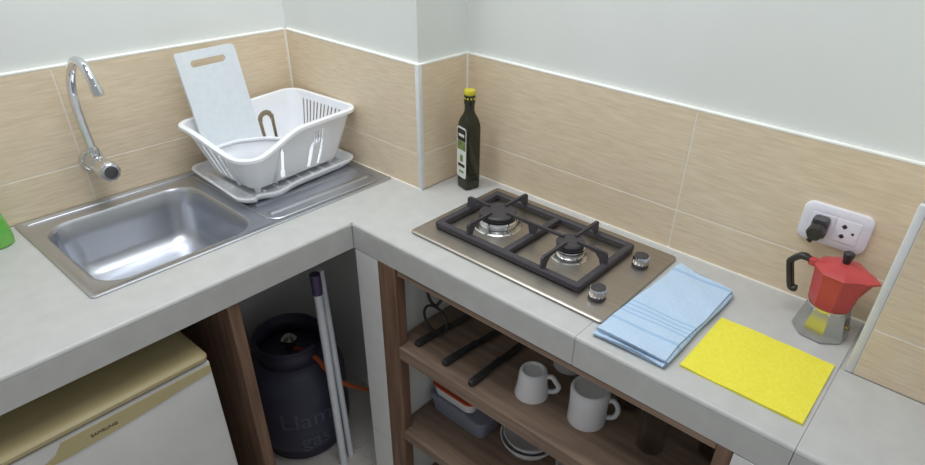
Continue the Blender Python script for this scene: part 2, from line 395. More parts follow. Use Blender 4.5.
MB().tube([p0-d*0.006, p0-d*0.005, p0+d*0.012, p0+d*0.014], [0.0095, 0.0115, 0.0115, 0.0105], 16).build('aerator', 'chrome', t)

# ------------------------------------------------------------------ drip tray and dish basket
def lerp(a, b, k): return a+(b-a)*k
def quad_ring(corners, r, ne=40, nc=8):
    """rounded quadrilateral; returns list of (x, y, side, fraction along that side)"""
    out = []; n = len(corners)
    P = [Vector((c[0], c[1])) for c in corners]
    for i in range(n):
        a, b, c = P[i-1], P[i], P[(i+1) % n]
        u = (a-b).normalized(); v = (c-b).normalized(); half = u.angle(v)/2
        dd = r/math.tan(half); ctr = b+(u+v).normalized()*(r/math.sin(half))
        s0 = b+u*dd-ctr; e0 = b+v*dd-ctr
        a0 = math.atan2(s0.y, s0.x); a1 = math.atan2(e0.y, e0.x)
        while a1 < a0: a1 += 2*PI
        for k in range(nc):
            ang = a0+(a1-a0)*k/nc
            out.append((ctr.x+r*math.cos(ang), ctr.y+r*math.sin(ang), i-0.5 if k < nc/2 else i-0.4, 0))
        nb = P[(i+1) % n]; nn = P[(i+2) % n]
        u2 = (b-nb).normalized(); v2 = (nn-nb).normalized(); d2 = r/math.tan(u2.angle(v2)/2)
        st = b+v*dd; en = nb+u2*d2
        for k in range(ne):
            q = st.lerp(en, k/ne); out.append((q.x, q.y, i, k/ne))
    return out
RC = (-0.19, 0.335)
tray = thing('drip_tray', 'white plastic drip tray under the dish basket on the drainboard', 'tray', (RC[0], RC[1], 0.0042))
tc_ = [(-0.372-RC[0], 0.205-RC[1]), (-0.012-RC[0], 0.235-RC[1]), (-0.014-RC[0], 0.492-RC[1]), (-0.355-RC[0], 0.488-RC[1])]
def tr(ins, z, r):
    c = Vector((sum(q[0] for q in tc_)/4, sum(q[1] for q in tc_)/4)); out = []
    cs = [(c.x+(q[0]-c.x)*(1-ins/0.17), c.y+(q[1]-c.y)*(1-ins/0.125)) for q in tc_]
    for x, y, s, f in quad_ring(cs, r, 30, 10):
        dx = 0.0
        if s == 0:       # pouring lip near the front-left corner
            k = math.exp(-((f-0.02)/0.07)**2); y += 0.010*k
            y -= 0.012*math.exp(-((f-0.2)/0.14)**2)
        out.append((x, y, z))
    return out
m = MB(); m.loft([tr(0.018, 0.0, 0.03), tr(0.016, 0.004, 0.03), tr(0.004, 0.012, 0.035), tr(0.0, 0.020, 0.036), tr(-0.002, 0.021, 0.036), tr(-0.002, 0.0235, 0.036), tr(0.003, 0.0245, 0.034), tr(0.006, 0.0225, 0.034),
                  tr(0.010, 0.014, 0.032), tr(0.020, 0.008, 0.03)])
m.build('tray_body', 'white_plastic', tray)
for k in range(9):
    x = -0.135+0.036*k
    MB().loft([[(x+s*0.004*a, y, 0.0075+0.005*h) for s, a, h in ((-1, 1, 0), (-1, .5, 1), (1, .5, 1), (1, 1, 0))] for y in (-0.085, 0.12)]).build('tray_rib', 'white_plastic', tray)

rack = thing('dish_rack', 'white plastic dish basket with slotted walls and a corner cutlery cup', 'dish rack', (RC[0], RC[1], 0.018))
Z0 = 0.018
top_c = [(-0.356-RC[0], 0.192-RC[1]), (-0.010-RC[0], 0.230-RC[1]), (-0.026-RC[0], 0.478-RC[1]), (-0.372-RC[0], 0.446-RC[1])]
bot_c = [(-0.318-RC[0], 0.242-RC[1]), (-0.050-RC[0], 0.268-RC[1]), (-0.058-RC[0], 0.440-RC[1]), (-0.325-RC[0], 0.412-RC[1])]
NE, NC = 90, 10
RT_ = quad_ring(top_c, 0.034, NE, NC); RB_ = quad_ring(bot_c, 0.026, NE, NC)
NN = len(RT_)
def sstep(x): x = max(0, min(1, x)); return x*x*(3-2*x)
def topz(side, f):
    lowz, hi, lb = 0.126, 0.165, 0.157
    if side == 0: z = lerp(lowz, hi, sstep((f+0.06)/0.55))
    elif side == 1: z = hi
    elif side == 2: z = lerp(hi, lb, f)
    elif side == 3: z = lerp(lb, lowz, sstep(f*0.9+0.05))
    elif side < 0.0: z = lowz+0.001
    elif side < 1: z = hi
    elif side < 2: z = hi
    else: z = lb
    return z-Z0
zt = [topz(q[2], q[3]) for q in RT_]
for _ in range(10): zt = [(zt[i-1]+2*zt[i]+zt[(i+1) % NN])/4 for i in range(NN)]
NV = 60
ZB = 0.012
def arch(s, z, c, w, z0, z1, st):
    """open band in the shape of a narrow upturned U"""
    r = w/2
    if z < z0: return False
    if z <= z1-r: return r-st <= abs(s-c) <= r
    rr = math.hypot(s-c, z-(z1-r)); return r-st <= rr <= r
def hole(side, s, z, ztop):
    if z < ZB+0.006 or z > ztop-0.012: return False
    if side == 3:
        return arch(s, z, 0.038, 0.036, 0.022, 0.110, 0.009) or arch(s, z, 0.092, 0.036, 0.022, 0.100, 0.009)
    if side == 0:
        if abs(s-0.062) < 0.004+(0.1-z)*0.05 and 0.018 < z < 0.104: return True
        if arch(s, z, 0.172, 0.046, 0.018, 0.096, 0.0115): return True
        if 0.092 < z < 0.118 and any(abs(s-q) < 0.0032 for q in (0.161, 0.172, 0.183)): return True
        return False
    if side == 1: return (s % 0.0125) < 0.0045 and 0.02 < z < 0.128 and 0.004 < s < 0.20
    if side == 2: return arch(s, z, 0.062, 0.052, 0.022, 0.112, 0.0135) or arch(s, z, 0.180, 0.052, 0.022, 0.112, 0.0135)
    return False
vsx = []; fsx = []
sidelen = [Vector(top_c[i]).lerp(Vector(bot_c[i]), .5) for i in range(4)]
sl = [(sidelen[(i+1) % 4]-sidelen[i]).length-0.06 for i in range(4)]
for j in range(NV+1):
    k = j/NV
    for i in range(NN):
        kk = k**0.9
        vsx.append((lerp(RB_[i][0], RT_[i][0], kk), lerp(RB_[i][1], RT_[i][1], kk), lerp(ZB, zt[i], k)))
for j in range(NV):
    for i in range(NN):
        i2 = (i+1) % NN
        sd = RT_[i][2]; z = lerp(ZB, zt[i], (j+0.5)/NV)
        if sd == int(sd) and sd >= 0 and hole(int(sd), RT_[i][3]*sl[int(sd)], z, zt[i]): continue
        fsx.append((j*NN+i, j*NN+i2, (j+1)*NN+i2, (j+1)*NN+i))
fsx.append(tuple(reversed(range(NN))))
m = MB().add(vsx, fsx)
o = m.build('basket', 'white_plastic', rack, smooth=50)
md = o.modifiers.new('thickness', 'SOLIDIFY'); md.thickness = 0.0022; md.offset = 0
# folded rim
rim = MB(); prof = [(-0.002, -0.006), (-0.002, 0.0), (0.0, 0.0022), (0.008, 0.0022), (0.0118, 0.0003), (0.0125, -0.006), (0.0105, -0.006), (0.008, -0.001), (0.0, -0.002)]
rings = []
for i in range(NN):
    a = Vector(RT_[i-1][:2]); b = Vector(RT_[(i+1) % NN][:2]); tt = (b-a).normalized(); nr = Vector((tt.y, -tt.x))
    rings.append([(RT_[i][0]+nr.x*u, RT_[i][1]+nr.y*u, zt[i]+h) for u, h in prof])
rings.append(rings[0]); rim.loft(rings, False, False); rim.build('rim', 'white_plastic', rack, smooth=50)
# cutlery cup: curved partition from the left rim to the front rim
iL = max(range(NN), key=lambda i: -abs((RT_[i][2] == 3)*1.0-1)*9-abs(RT_[i][3]-0.64))
iF = max(range(NN), key=lambda i: -abs((RT_[i][2] == 0)*1.0-1)*9-abs(RT_[i][3]-0.25))
A = Vector((RT_[iL][0], RT_[iL][1], zt[iL])); B = Vector((RT_[iF][0], RT_[iF][1], zt[iF]))
mid = Vector(((A.x+B.x)/2+0.016, (A.y+B.y)/2+0.022, (A.z+B.z)/2-0.002))
cur = smooth_path([A, A.lerp(mid, .55)+Vector((0.004, 0.008, 0)), mid, mid.lerp(B, .5)+Vector((0.006, 0.004, 0)), B], 8)
ctr = Vector((-0.318-RC[0]+0.030, 0.242-RC[1]+0.030, 0))
cup = MB(); cup.loft([[q for q in cur], [Vector((lerp(q.x, ctr.x, 0.38), lerp(q.y, ctr.y, 0.38), ZB+0.004)) for q in cur]], False, False, closed=False)
o = cup.build('cutlery_cup', 'white_plastic', rack); md = o.modifiers.new('thickness', 'SOLIDIFY'); md.thickness = 0.0022; md.offset = 0
MB().tube([q+Vector((0, 0, 0.0006)) for q in cur], 0.0042, 8).build('cup_rim', 'white_plastic', rack)
for x, y in ((-0.300, 0.262), (-0.07, 0.285), (-0.075, 0.42), (-0.305, 0.40)):
    MB().lathe([(0.007, -0.0055), (0.010, 0.013)], 12, (x-RC[0], y-RC[1])).build('foot', 'white_plastic', rack)

# ------------------------------------------------------------------ cutting board leaning in the basket
bw, bh, bt = 0.160, 0.266, 0.006
m = MB()
outer = rrect(-bw/2, bw/2, 0, bh, 0.012, 6)
hole_ = rrect(-0.047, 0.047, bh-0.037, bh-0.021, 0.0079, 6)
bm = bmesh.new()
def loop(b, pts):
    v = [b.verts.new((x, 0, z)) for x, z in pts]; return [b.edges.new((v[i], v[(i+1) % len(v)])) for i in range(len(v))]
ee = loop(bm, outer)+loop(bm, hole_)
bmesh.ops.triangle_fill(bm, use_beauty=True, edges=ee)
r = bmesh.ops.extrude_face_region(bm, geom=list(bm.faces))
for v in [g for g in r['geom'] if isinstance(g, bmesh.types.BMVert)]: v.co.y += bt
bmesh.ops.recalc_face_normals(bm, faces=bm.faces)
me = bpy.data.meshes.new('cutting_board'); bm.to_mesh(me); bm.free()
tilt = math.radians(12.0)
board = link('cutting_board', me, 'board_plastic', None, (-0.2575, 0.4035, 0.052), 30, (-tilt, 0, math.radians(5.0)))
tag(board, 'pale white plastic cutting board with a handle slot leaning in the dish basket', 'cutting board')

# ------------------------------------------------------------------ green soap bottle at the sink's left end
t = thing('soap_bottle', 'translucent green bottle standing on the worktop left of the sink', 'bottle', (-0.797, 0.455, 0.0))
MB().lathe([(0.028, 0.0), (0.033, 0.002), (0.034, 0.010), (0.0335, 0.030), (0.030, 0.055), (0.025, 0.080), (0.019, 0.105), (0.013, 0.122), (0.011, 0.128), (0.011, 0.136)], 32).build('bottle_body', 'soap_green', t)
MB().lathe([(0.014, 0.136), (0.014, 0.152), (0.008, 0.156), (0.005, 0.168), (0.004, 0.170)], 24).build('cap', 'white_plastic', t)

# ------------------------------------------------------------------ olive oil bottle
t = thing('oil_bottle', 'dark green olive oil bottle with yellow cap in the tiled corner behind the hob', 'bottle', (0.100, -0.070, 0.0), math.radians(-14))
def sq(r, cr, z, n=5): return [(x, y, z) for x, y in rrect(-r, r, -r, r, cr, n)]
m = MB(); m.loft([sq(0.019, 0.007, 0.0), sq(0.0215, 0.007, 0.003), sq(0.022, 0.007, 0.02), sq(0.022, 0.007, 0.165), sq(0.0212, 0.008, 0.176), sq(0.0185, 0.010, 0.188), sq(0.0145, 0.0115, 0.198),
                  sq(0.0125, 0.0124, 0.208), sq(0.0118, 0.0117, 0.235), sq(0.0118, 0.0117, 0.238)])
m.build('bottle_body', 'bottle_glass', t)
cp = MB().lathe([(0.0128, 0.222), (0.0140, 0.226), (0.0140, 0.246), (0.0132, 0.247)], 24).build('collar', 'bottle_glass', t)
capm = MB().lathe([(0.0138, 0.2468), (0.0144, 0.248), (0.0144, 0.256), (0.0130, 0.2585)], 28).build('cap', 'cap_yellow', t)
for k in range(10):
    a = 2*PI*k/10
    MB().box(-0.0022, 0.0022, -0.0007, 0.0007, -0.0022, 0.0022, 0.0006, 1).build('seal_tooth', 'cap_yellow', capm, (0.0141*math.cos(a), 0.0141*math.sin(a), 0.2385), rot=(0, 0, a+PI/2))
def xface(name, y0, y1, z0, z1, material, off, par, r=0.004):
    pts = rrect(y0, y1, z0, z1, r, 4); m = MB(); m.extrude([(-0.0221-off, y, z) for y, z in pts], (-0.0003, 0, 0)); return m.build(name, material, par)
t.scale = (1.0, 1.0, 0.975)
lb = xface('label', -0.020, 0.020, 0.032, 0.168, 'paper_white', 0.0, t, 0.008)
xface('label_panel', -0.0175, 0.0175, 0.132, 0.163, 'paper_dark', 0.0004, lb)
xface('label_panel', -0.0175, 0.0175, 0.108, 0.131, 'paper_green', 0.0004, lb, 0.001)
xface('label_panel', -0.0145, 0.0145, 0.062, 0.070, 'paper_dark', 0.0004, lb, 0.001)
xface('label_panel', -0.010, 0.010, 0.046, 0.051, 'paper_green', 0.0004, lb, 0.001)
xface('label_text_line', -0.012, 0.012, 0.143, 0.150, 'paper_white', 0.0008, lb, 0.001)
m = MB(); m.box(-0.0225, -0.0222, -0.006, 0.006, 0.076, 0.094); m.build('label_text_line', 'paper_green', lb)

# ------------------------------------------------------------------ gas hob
HX, HY = -0.018, -0.3874
hob = thing('gas_hob', 'two-burner stainless steel gas hob with black cast iron grate', 'hob', (HX, HY, 0.0))
m = MB(); hx, hy = 0.1555, 0.2500
def hr(ins, z): return [(x, y, z) for x, y in rrect(-hx+ins, hx-ins, -hy+ins, hy-ins, 0.010-min(ins, .006), 5)]
m.loft([hr(0.006, 0.0005), hr(0.004, 0.0015), hr(0.0, 0.003), hr(0.0, 0.0055), hr(0.002, 0.0070), hr(0.006, 0.0075)]); m.build('hob_plate', 'steel_hob', hob)
PT = 0.0075
gr = MB(); gx0, gx1, gy0, gy1 = -0.127-HX, 0.095-HX, -0.556-HY, -0.170-HY
bwid = 0.0155; gz0, gz1 = 0.011, 0.0235
cyb = [-0.265-HY, -0.462-HY]; cxb = 0.0; ym = -0.3635-HY
fr = [(0, gz0), (0, gz1-0.002), (0.002, gz1), (bwid-0.002, gz1), (bwid, gz1-0.002), (bwid, gz0)]
loops = [[(x, y, z) for x, y in rrect(gx0+i_, gx1-i_, gy0+i_, gy1-i_, max(0.0015, 0.006-i_), 4)] for i_, z in fr]
gr.loft(loops+[loops[0]], False, False)
gr.box(gx0+bwid*0.5, gx1-bwid*0.5, ym-bwid/2, ym+bwid/2, gz0+0.0005, gz1-0.0005, 0.002, 2)
grate = gr.build('grate', 'cast_iron', hob)
for x in (gx0+0.007, gx1-0.007):
    for y in (gy0+0.007, gy1-0.007): MB().lathe([(0.006, PT), (0.006, gz0+0.002)], 10, (x, y)).build('foot', 'cast_iron', grate)
GT = 0.050
def prong(px, py, dx, dy, length, wd=0.0058):
    """upright fin on the frame with an arm reaching in over the burner"""
    prof = [(-0.004, gz1-0.006), (-0.003, GT-0.004), (0.002, GT), (length*0.5, GT-0.0005), (length, GT-0.001), (length+0.001, GT-0.006), (length*0.6, GT-0.007), (0.024, GT-0.0095), (0.014, gz1+0.006), (0.010, gz1-0.006)]
    nx, ny = -dy, dx
    MB().extrude([(px+dx*s-nx*wd/2, py+dy*s-ny*wd/2, z) for s, z in prof], (nx*wd, ny*wd, 0)).build('prong', 'cast_iron', grate)
for i, cy in enumerate(cyb):
    rr = 0.026 if i == 0 else 0.018
    prong(gx0+bwid/2, cy, 1, 0, (cxb-gx0)-bwid/2-rr); prong(gx1-bwid/2, cy, -1, 0, (gx1-cxb)-bwid/2-rr)
prong(cxb, gy1-bwid/2, 0, -1, (gy1-cyb[0])-bwid/2-0.026); prong(cxb, gy0+bwid/2, 0, 1, (cyb[1]-gy0)-bwid/2-0.018)
ya, yb = cyb[0]-0.026, cyb[1]+0.018
MB().extrude([(cxb-0.00325, y, z) for y, z in ((ya, GT-0.001), (ya, GT-0.006), (ym+0.012, GT-0.008), (ym+0.005, gz1-0.006), (ym-0.005, gz1-0.006), (ym-0.012, GT-0.008), (yb, GT-0.006), (yb, GT-0.001))], (0.0065, 0, 0)).build('prong', 'cast_iron', grate)
def burner(cy, R, label):
    b = MB().lathe([(R*1.28, PT), (R*1.22, PT+0.0022), (R*0.95, PT+0.0028)], 40, (0, cy)).build('burner', 'aluminium', hob); b['label'] = label
    MB().lathe([(R*0.86, PT+0.002), (R*0.98, PT+0.007), (R*1.02, PT+0.0165), (R*0.97, PT+0.0205), (R*0.8, PT+0.021)], 40, (0, cy)).build('burner_cup', 'chrome', b)
    MB().lathe([(R*0.80, PT+0.0205), (R*0.92, PT+0.0225), (R*0.92, PT+0.027), (R*0.75, PT+0.0272)], 40, (0, cy)).build('flame_ring', 'burner_black', b)
    MB().lathe([(R*0.86, PT+0.0272), (R*0.96, PT+0.029), (R*0.96, PT+0.0335), (R*0.88, PT+0.0365), (R*0.3, PT+0.0372)], 40, (0, cy)).build('burner_cap', 'burner_black', b)
    MB().tube([(R*0.5, cy+R*1.12, PT), (R*0.5, cy+R*1.12, PT+0.020)], 0.0028, 8).build('igniter', 'paper_white', b)
burner(cyb[0], 0.044, 'large gas burner'); burner(cyb[1], 0.032, 'small gas burner')
for kx, ky in ((-0.1125, -0.589), (0.0495, -0.594)):
    kb = MB().lathe([(0.0175, PT), (0.0175, PT+0.004), (0.016, PT+0.006)], 32, (kx-HX, ky-HY)).build('knob', 'burner_black', hob)
    m = MB(); n = 64
    def rr_(r, z, amp): return [(kx-HX+(r+amp*(1 if j % 4 < 2 else -1))*math.cos(2*PI*j/n), ky-HY+(r+amp*(1 if j % 4 < 2 else -1))*math.sin(2*PI*j/n), z) for j in range(n)]
    m.loft([rr_(0.0155, PT+0.006, 0), rr_(0.0165, PT+0.0075, .0006), rr_(0.0165, PT+0.022, .0006), rr_(0.0158, PT+0.0238, 0)]); m.build('knob_grip', 'chrome', kb)
    MB().lathe([(0.0152, PT+0.0236), (0.0150, PT+0.0246), (0.013, PT+0.0248)], 32, (kx-HX, ky-HY)).build('knob_top', 'burner_black', kb)

# ------------------------------------------------------------------ folded towel
m = MB()
layers = 4; gap = 0.0042; th = 0.0034; ypts = []
wy = 0.062
for l in range(layers):
    z = 0.0020+l*gap
    seq = [lerp(-wy, wy, k/14) for k in range(15)]
    if l % 2: seq.reverse()
    ypts += [(y, z+0.0006*math.sin(9*k+l*2)*0.6) for k, y in enumerate(seq)]
    if l < layers-1:
        sgn = 1 if l % 2 == 0 else -1
        for k in range(1, 5):
            a = -PI/2+PI*k/5; ypts.append((sgn*(wy+gap/2*math.cos(a)*1.3), z+gap/2+gap/2*math.sin(a)))
def offset(pts, d):
    out = []
    for i in range(len(pts)):
        a = Vector(pts[max(i-1, 0)]); b = Vector(pts[min(i+1, len(pts)-1)]); t_ = (b-a).normalized(); out.append((pts[i][0]-t_.y*d, pts[i][1]+t_.x*d))
    return out
sec = offset(ypts, th/2)+list(reversed(offset(ypts, -th/2)))
NS = 60; rings = []
for i in range(NS+1):
    u = i/NS; x = lerp(-0.155, 0.155, u); ring_ = []
    for j, (y, z) in enumerate(sec):
        lay = z/gap
        e = 0.0
        li = min(layers-1, max(0, int((z+0.0001)/gap)))
        if u < 0.10: e = (1-u/0.10)*((-0.002, -0.006, 0.003, -0.001)[li]+0.0022*math.sin(y*42+li*1.7))
        if u > 0.96: e = (u-0.96)/0.04*0.002*math.sin(y*50+lay)
        sc_ = 1.0+0.03*(1-u)
        dz = 0.0012*math.sin(x*34+y*21)*(lay/4)+0.0008*math.sin(x*80-y*55)*(lay/4)
        if u < 0.15: dz += (1-u/0.15)*0.0020*math.sin(y*38+1.0)*(lay/4)
        v = 0.5-y/(2*wy)
        qx = lerp(lerp(-0.209, 0.095, u), lerp(-0.206, 0.072, u), v); qy = lerp(lerp(-0.643, -0.659, u), lerp(-0.772, -0.779, u), v)
        ring_.append((qx+e+0.0615, qy+0.7145+0.0012*math.sin(x*30+lay), max(z+dz, 0.0003+z*0.4)))
    rings.append(ring_)
m.loft(rings)
tw = m.build('folded_towel', 'towel_blue', None, (-0.0555, -0.7165, 0.0), 60)
tag(tw, 'light blue folded towel with woven stripes lying beside the hob', 'towel')

# ------------------------------------------------------------------ yellow sponge cloth
m = MB(); nx, ny = 30, 30; x0, x1, y0, y1 = -0.0895, 0.0885, -0.0995, 0.0995
def yz(i, j): return 0.0006*math.sin(i*0.35+j*0.21)+0.0005*math.sin(j*0.5-i*0.1)+0.0008
vs_ = []; fs_ = []
for lay in (0, 1):
    for i in range(nx+1):
        for j in range(ny+1): vs_.append((lerp(x0, x1, i/nx), lerp(y0, y1, j/ny), max(0.0002, yz(i, j)*0.4) if lay == 0 else yz(i, j)+0.0032))
K = (nx+1)*(ny+1)
for i in range(nx):
    for j in range(ny):
        a = i*(ny+1)+j; q = (a, a+ny+1, a+ny+2, a+1); fs_.append(tuple(reversed(q))); fs_.append(tuple(v+K for v in q))
bd = [i*(ny+1) for i in range(nx+1)]+[nx*(ny+1)+j for j in range(1, ny+1)]+[i*(ny+1)+ny for i in range(nx-1, -1, -1)]+[j for j in range(ny-1, 0, -1)]
for k in range(len(bd)): a, b = bd[k], bd[(k+1) % len(bd)]; fs_.append((a, b, b+K, a+K))
m.add(vs_, fs_)
tag(m.build('sponge_cloth', 'yellow_cloth', None, (-0.0905, -0.8932, 0.0)), 'bright yellow square sponge cloth lying flat between towel and moka pot', 'cloth')

# ------------------------------------------------------------------ moka pot
t = thing('moka_pot', 'red and silver stovetop moka coffee pot below the wall socket', 'coffee pot', (0.090, -0.942, 0.0), math.radians(-96))
a8 = PI/8
MB().lathe([(0.043, 0.0), (0.0475, 0.002), (0.0475, 0.008), (0.0375, 0.050), (0.0365, 0.055), (0.034, 0.0565)], 8, a0=a8).build('boiler', 'moka_aluminium', t, smooth=20)
MB().lathe([(0.0355, 0.056), (0.0355, 0.0605), (0.032, 0.0608)], 32).build('seam_ring', 'aluminium', t)
# upper pot with a drawn-out spout along +x (local)
def pot_ring(r, z, sp_):
    out = []
    for k in range(8):
        a = a8+2*PI*k/8
        for q in range(4):
            b = a8+2*PI*(k+1)/8; f = q/4
            x = lerp(r*math.cos(a), r*math.cos(b), f); y = lerp(r*math.sin(a), r*math.sin(b), f)
            ang = math.atan2(y, x); g = max(0.0, 1-abs(ang)/0.62)
            x += sp_*g**1.3
            out.append((x, y, z))
    return out
MB().loft([pot_ring(0.0360, 0.0605, 0), pot_ring(0.0375, 0.0635, 0), pot_ring(0.0400, 0.090, 0.002), pot_ring(0.0430, 0.120, 0.012), pot_ring(0.0445, 0.1275, 0.021), pot_ring(0.0435, 0.1275, 0.020)]).build('pot', 'red_enamel', t, smooth=20)
MB().loft([pot_ring(0.0455, 0.1277, 0.020), pot_ring(0.0458, 0.1300, 0.020), pot_ring(0.034, 0.1375, 0.009), pot_ring(0.013, 0.1435, 0.0), pot_ring(0.009, 0.1440, 0.0)]).build('lid', 'red_enamel', t, smooth=20)
MB().lathe([(0.006, 0.1435), (0.0065, 0.148), (0.0095, 0.160), (0.0095, 0.163), (0.007, 0.165)], 8).build('lid_knob', 'black_plastic', t)
MB().box(-0.056, -0.042, -0.008, 0.008, 0.118, 0.131, 0.003, 2).build('hinge', 'red_enamel', t)
hp = smooth_path([(-0.050, 0, 0.124), (-0.062, 0, 0.1275), (-0.073, 0, 0.125), (-0.0845, 0, 0.112), (-0.0855, 0, 0.106), (-0.079, 0, 0.084), (-0.0725, 0, 0.064), (-0.068, 0, 0.059), (-0.061, 0, 0.060)], 5)
rg = []
for i, q in enumerate(hp):
    a = hp[max(i-1, 0)]; b = hp[min(i+1, len(hp)-1)]; tt = (b-a).normalized(); nv = Vector((-tt.z, 0, tt.x)); hw = 0.0055 if i > 4 else 0.0045
    rg.append([q+nv*hw*cx+Vector((0, 1, 0))*0.0075*cy for cx, cy in ((1, .6), (.6, 1), (-.6, 1), (-1, .6), (-1, -.6), (-.6, -1), (.6, -1), (1, -.6))])
MB().loft(rg).build('handle', 'black_plastic', t)
MB().loft([[(x, y, z) for x, y, z in ((0.034, -0.006, 0.040), (0.034, 0.006, 0.040))], [(0.0445, 0, 0.030), (0.0445, 0, 0.030)]], False, False) if False else None
vy = MB(); vy.tube([(0.036*math.cos(-0.22), 0.036*math.sin(-0.22), 0.032), (0.047*math.cos(-0.22), 0.047*math.sin(-0.22), 0.033)], [0.005, 0.0035], 10).build('safety_valve', 'brass', t)

# ------------------------------------------------------------------ wall socket and plug
t = thing('wall_socket', 'white double wall socket plate on the tiles above the moka pot', 'socket', (W, -0.897, 0.1665))
def xr(a, b, r, d, n=6): return [(-d, y, z) for y, z in rrect(-a, a, -b, b, r, n)]
MB().loft([xr(0.0585, 0.0375, 0.016, 0.0), xr(0.0590, 0.0380, 0.016, 0.003), xr(0.0575, 0.0365, 0.016, 0.007), xr(0.051, 0.030, 0.012, 0.0095), xr(0.045, 0.024, 0.008, 0.0098)]).build('plate', 'socket_plastic', t)
for cy in (0.0215, -0.0215):
    md_ = MB().loft([xr(0.0205, 0.0215, 0.0015, 0.0095), xr(0.0205, 0.0215, 0.0015, 0.0106), xr(0.0198, 0.0208, 0.0015, 0.0110)]).build('socket_module', 'socket_plastic', t, (0, cy, 0))
    for (y, z, hw_, hh) in ((0.0055, 0.0095, 0.0042, 0.0040), (0.0055, -0.0095, 0.0042, 0.0040)):
        MB().box(-0.0114, -0.0108, y-hw_, y+hw_, z-hh*0.45, z+hh*0.45).box(-0.01141, -0.0108, y-hw_*.5, y+hw_*.5, z-hh, z+hh).build('slot', 'black_plastic', md_)
    m = MB(); m.loft([[(-0.0108, -0.0105+0.0024*math.cos(2*PI*k/12), 0.0024*math.sin(2*PI*k/12)) for k in range(12)], [(-0.0114, -0.0105+0.0024*math.cos(2*PI*k/12), 0.0024*math.sin(2*PI*k/12)) for k in range(12)]]); m.build('slot', 'black_plastic', md_)
pl = thing('power_plug', 'black plug pushed into the wall socket', 'plug', (W-0.0112, -0.8755, 0.1665))
MB().loft([xr(0.0130, 0.0185, 0.006, 0.0), xr(0.0140, 0.0195, 0.006, 0.004), xr(0.0140, 0.0195, 0.006, 0.016), xr(0.0120, 0.0165, 0.006, 0.020)]).build('plug_face', 'grey_black_plastic', pl)
m = MB(); n = 24
def pg(r, d, lob): return [(-d, (r*(1+lob*math.cos(6*2*PI*k/n)))*math.cos(2*PI*k/n), (r*(1+lob*math.cos(6*2*PI*k/n)))*math.sin(2*PI*k/n)-0.002) for k in range(n)]
m.loft([pg(0.0135, 0.019, .0), pg(0.0145, 0.023, .05), pg(0.0145, 0.038, .05), pg(0.012, 0.043, .02)]); m.build('plug_grip', 'black_plastic', pl)
MB().tube([(-0.030, 0.002, -0.012), (-0.036, 0.006, -0.022)], [0.006, 0.0045], 10).build('cable_boot', 'black_plastic', pl)

# ------------------------------------------------------------------ small fridge below the sink
FX0, FX1, FY0, FY1, FT = -1.10, -0.6146, 0.002, 0.44, -0.150
t = thing('mini_fridge', 'small white fridge with beige top and handle strip under the sink worktop', 'fridge', ((FX0+FX1)/2, (FY0+FY1)/2, FLOOR))
ox, oy = (FX0+FX1)/2, (FY0+FY1)/2
def fz(z): return z-FLOOR
MB().box(FX0-ox+.004, FX1-ox-.004, FY0+0.040-oy, FY1-oy, 0.02, fz(FT-0.016), 0.003, 2).build('body', 'fridge_white', t)
m = MB()
def tp(z, ins): return [(x, y, z) for x, y in rrect(FX0-ox+ins, FX1-ox-ins, FY0-0.005-oy+ins, FY1-oy-ins, 0.014, 5)]
m.loft([tp(fz(FT-0.0155), 0.001), tp(fz(FT-0.013), 0.0), tp(fz(FT-0.007), 0.0), tp(fz(FT-0.002), 0.006), tp(fz(FT), 0.014), tp(fz(FT), 0.020)]); m.build('top_cover', 'fridge_beige', t)
MB().box(FX0-ox+.008, FX1-ox-.008, FY0-oy+0.016, FY0-oy+0.039, 0.06, fz(FT-0.0160), 0).build('gasket', 'gasket_grey', t)
dr = MB().box(FX0-ox, FX1-ox, FY0-oy, FY0-oy+0.030, 0.05, fz(FT-0.024), 0.004, 3).build('door', 'fridge_white', t)
def fx(x): return -1.0+(x+1.0)*1.074
KZ = 1.074
st = [(FX1-0.002, -0.0290), (FX1-0.002, -0.046), (fx(-0.72), -0.0515), (fx(-0.735), -0.054), (fx(-0.80), -0.0595), (fx(-0.86), -0.0625), (fx(-0.90), -0.0635), (FX0+.002, -0.0635), (FX0+.002, -0.058),
      (fx(-0.955), -0.058), (fx(-0.935), -0.056), (fx(-0.916), -0.048), (fx(-0.905), -0.034), (fx(-0.902), -0.0290)]
MB().extrude([(x-ox, FY0-oy-0.0022, fz(FT+z*KZ)) for x, z in st], (0, 0.006, 0)).build('handle_strip', 'fridge_beige', dr)
sc2 = [(fx(-0.9035), -0.0275), (fx(-0.907), -0.035), (fx(-0.918), -0.047), (fx(-0.936), -0.0545), (fx(-0.955), -0.0565), (FX0+.002, -0.0565), (FX0+.002, -0.0275)]
MB().extrude([(x-ox, FY0-oy-0.0008, fz(FT+z*KZ)) for x, z in sc2], (0, 0.006, 0)).build('handle_recess', 'fridge_white', dr)
me = text_mesh('SAMSUNG', 0.0098)
tx = link('lettering', me, 'letter_brown', dr, (fx(-0.840)-ox, FY0-oy-0.0026, fz(FT-0.0465*KZ)), 0, (PI/2, 0, 0)); tx.scale = (1.05, 0.9, 1)
for sx in (FX0+0.05, FX1-0.05):
    for sy in (FY0+0.09, FY1-0.05): MB().lathe([(0.016, 0.0), (0.016, 0.022)], 14, (sx-ox, sy-oy)).build('foot', 'black_plastic', t)

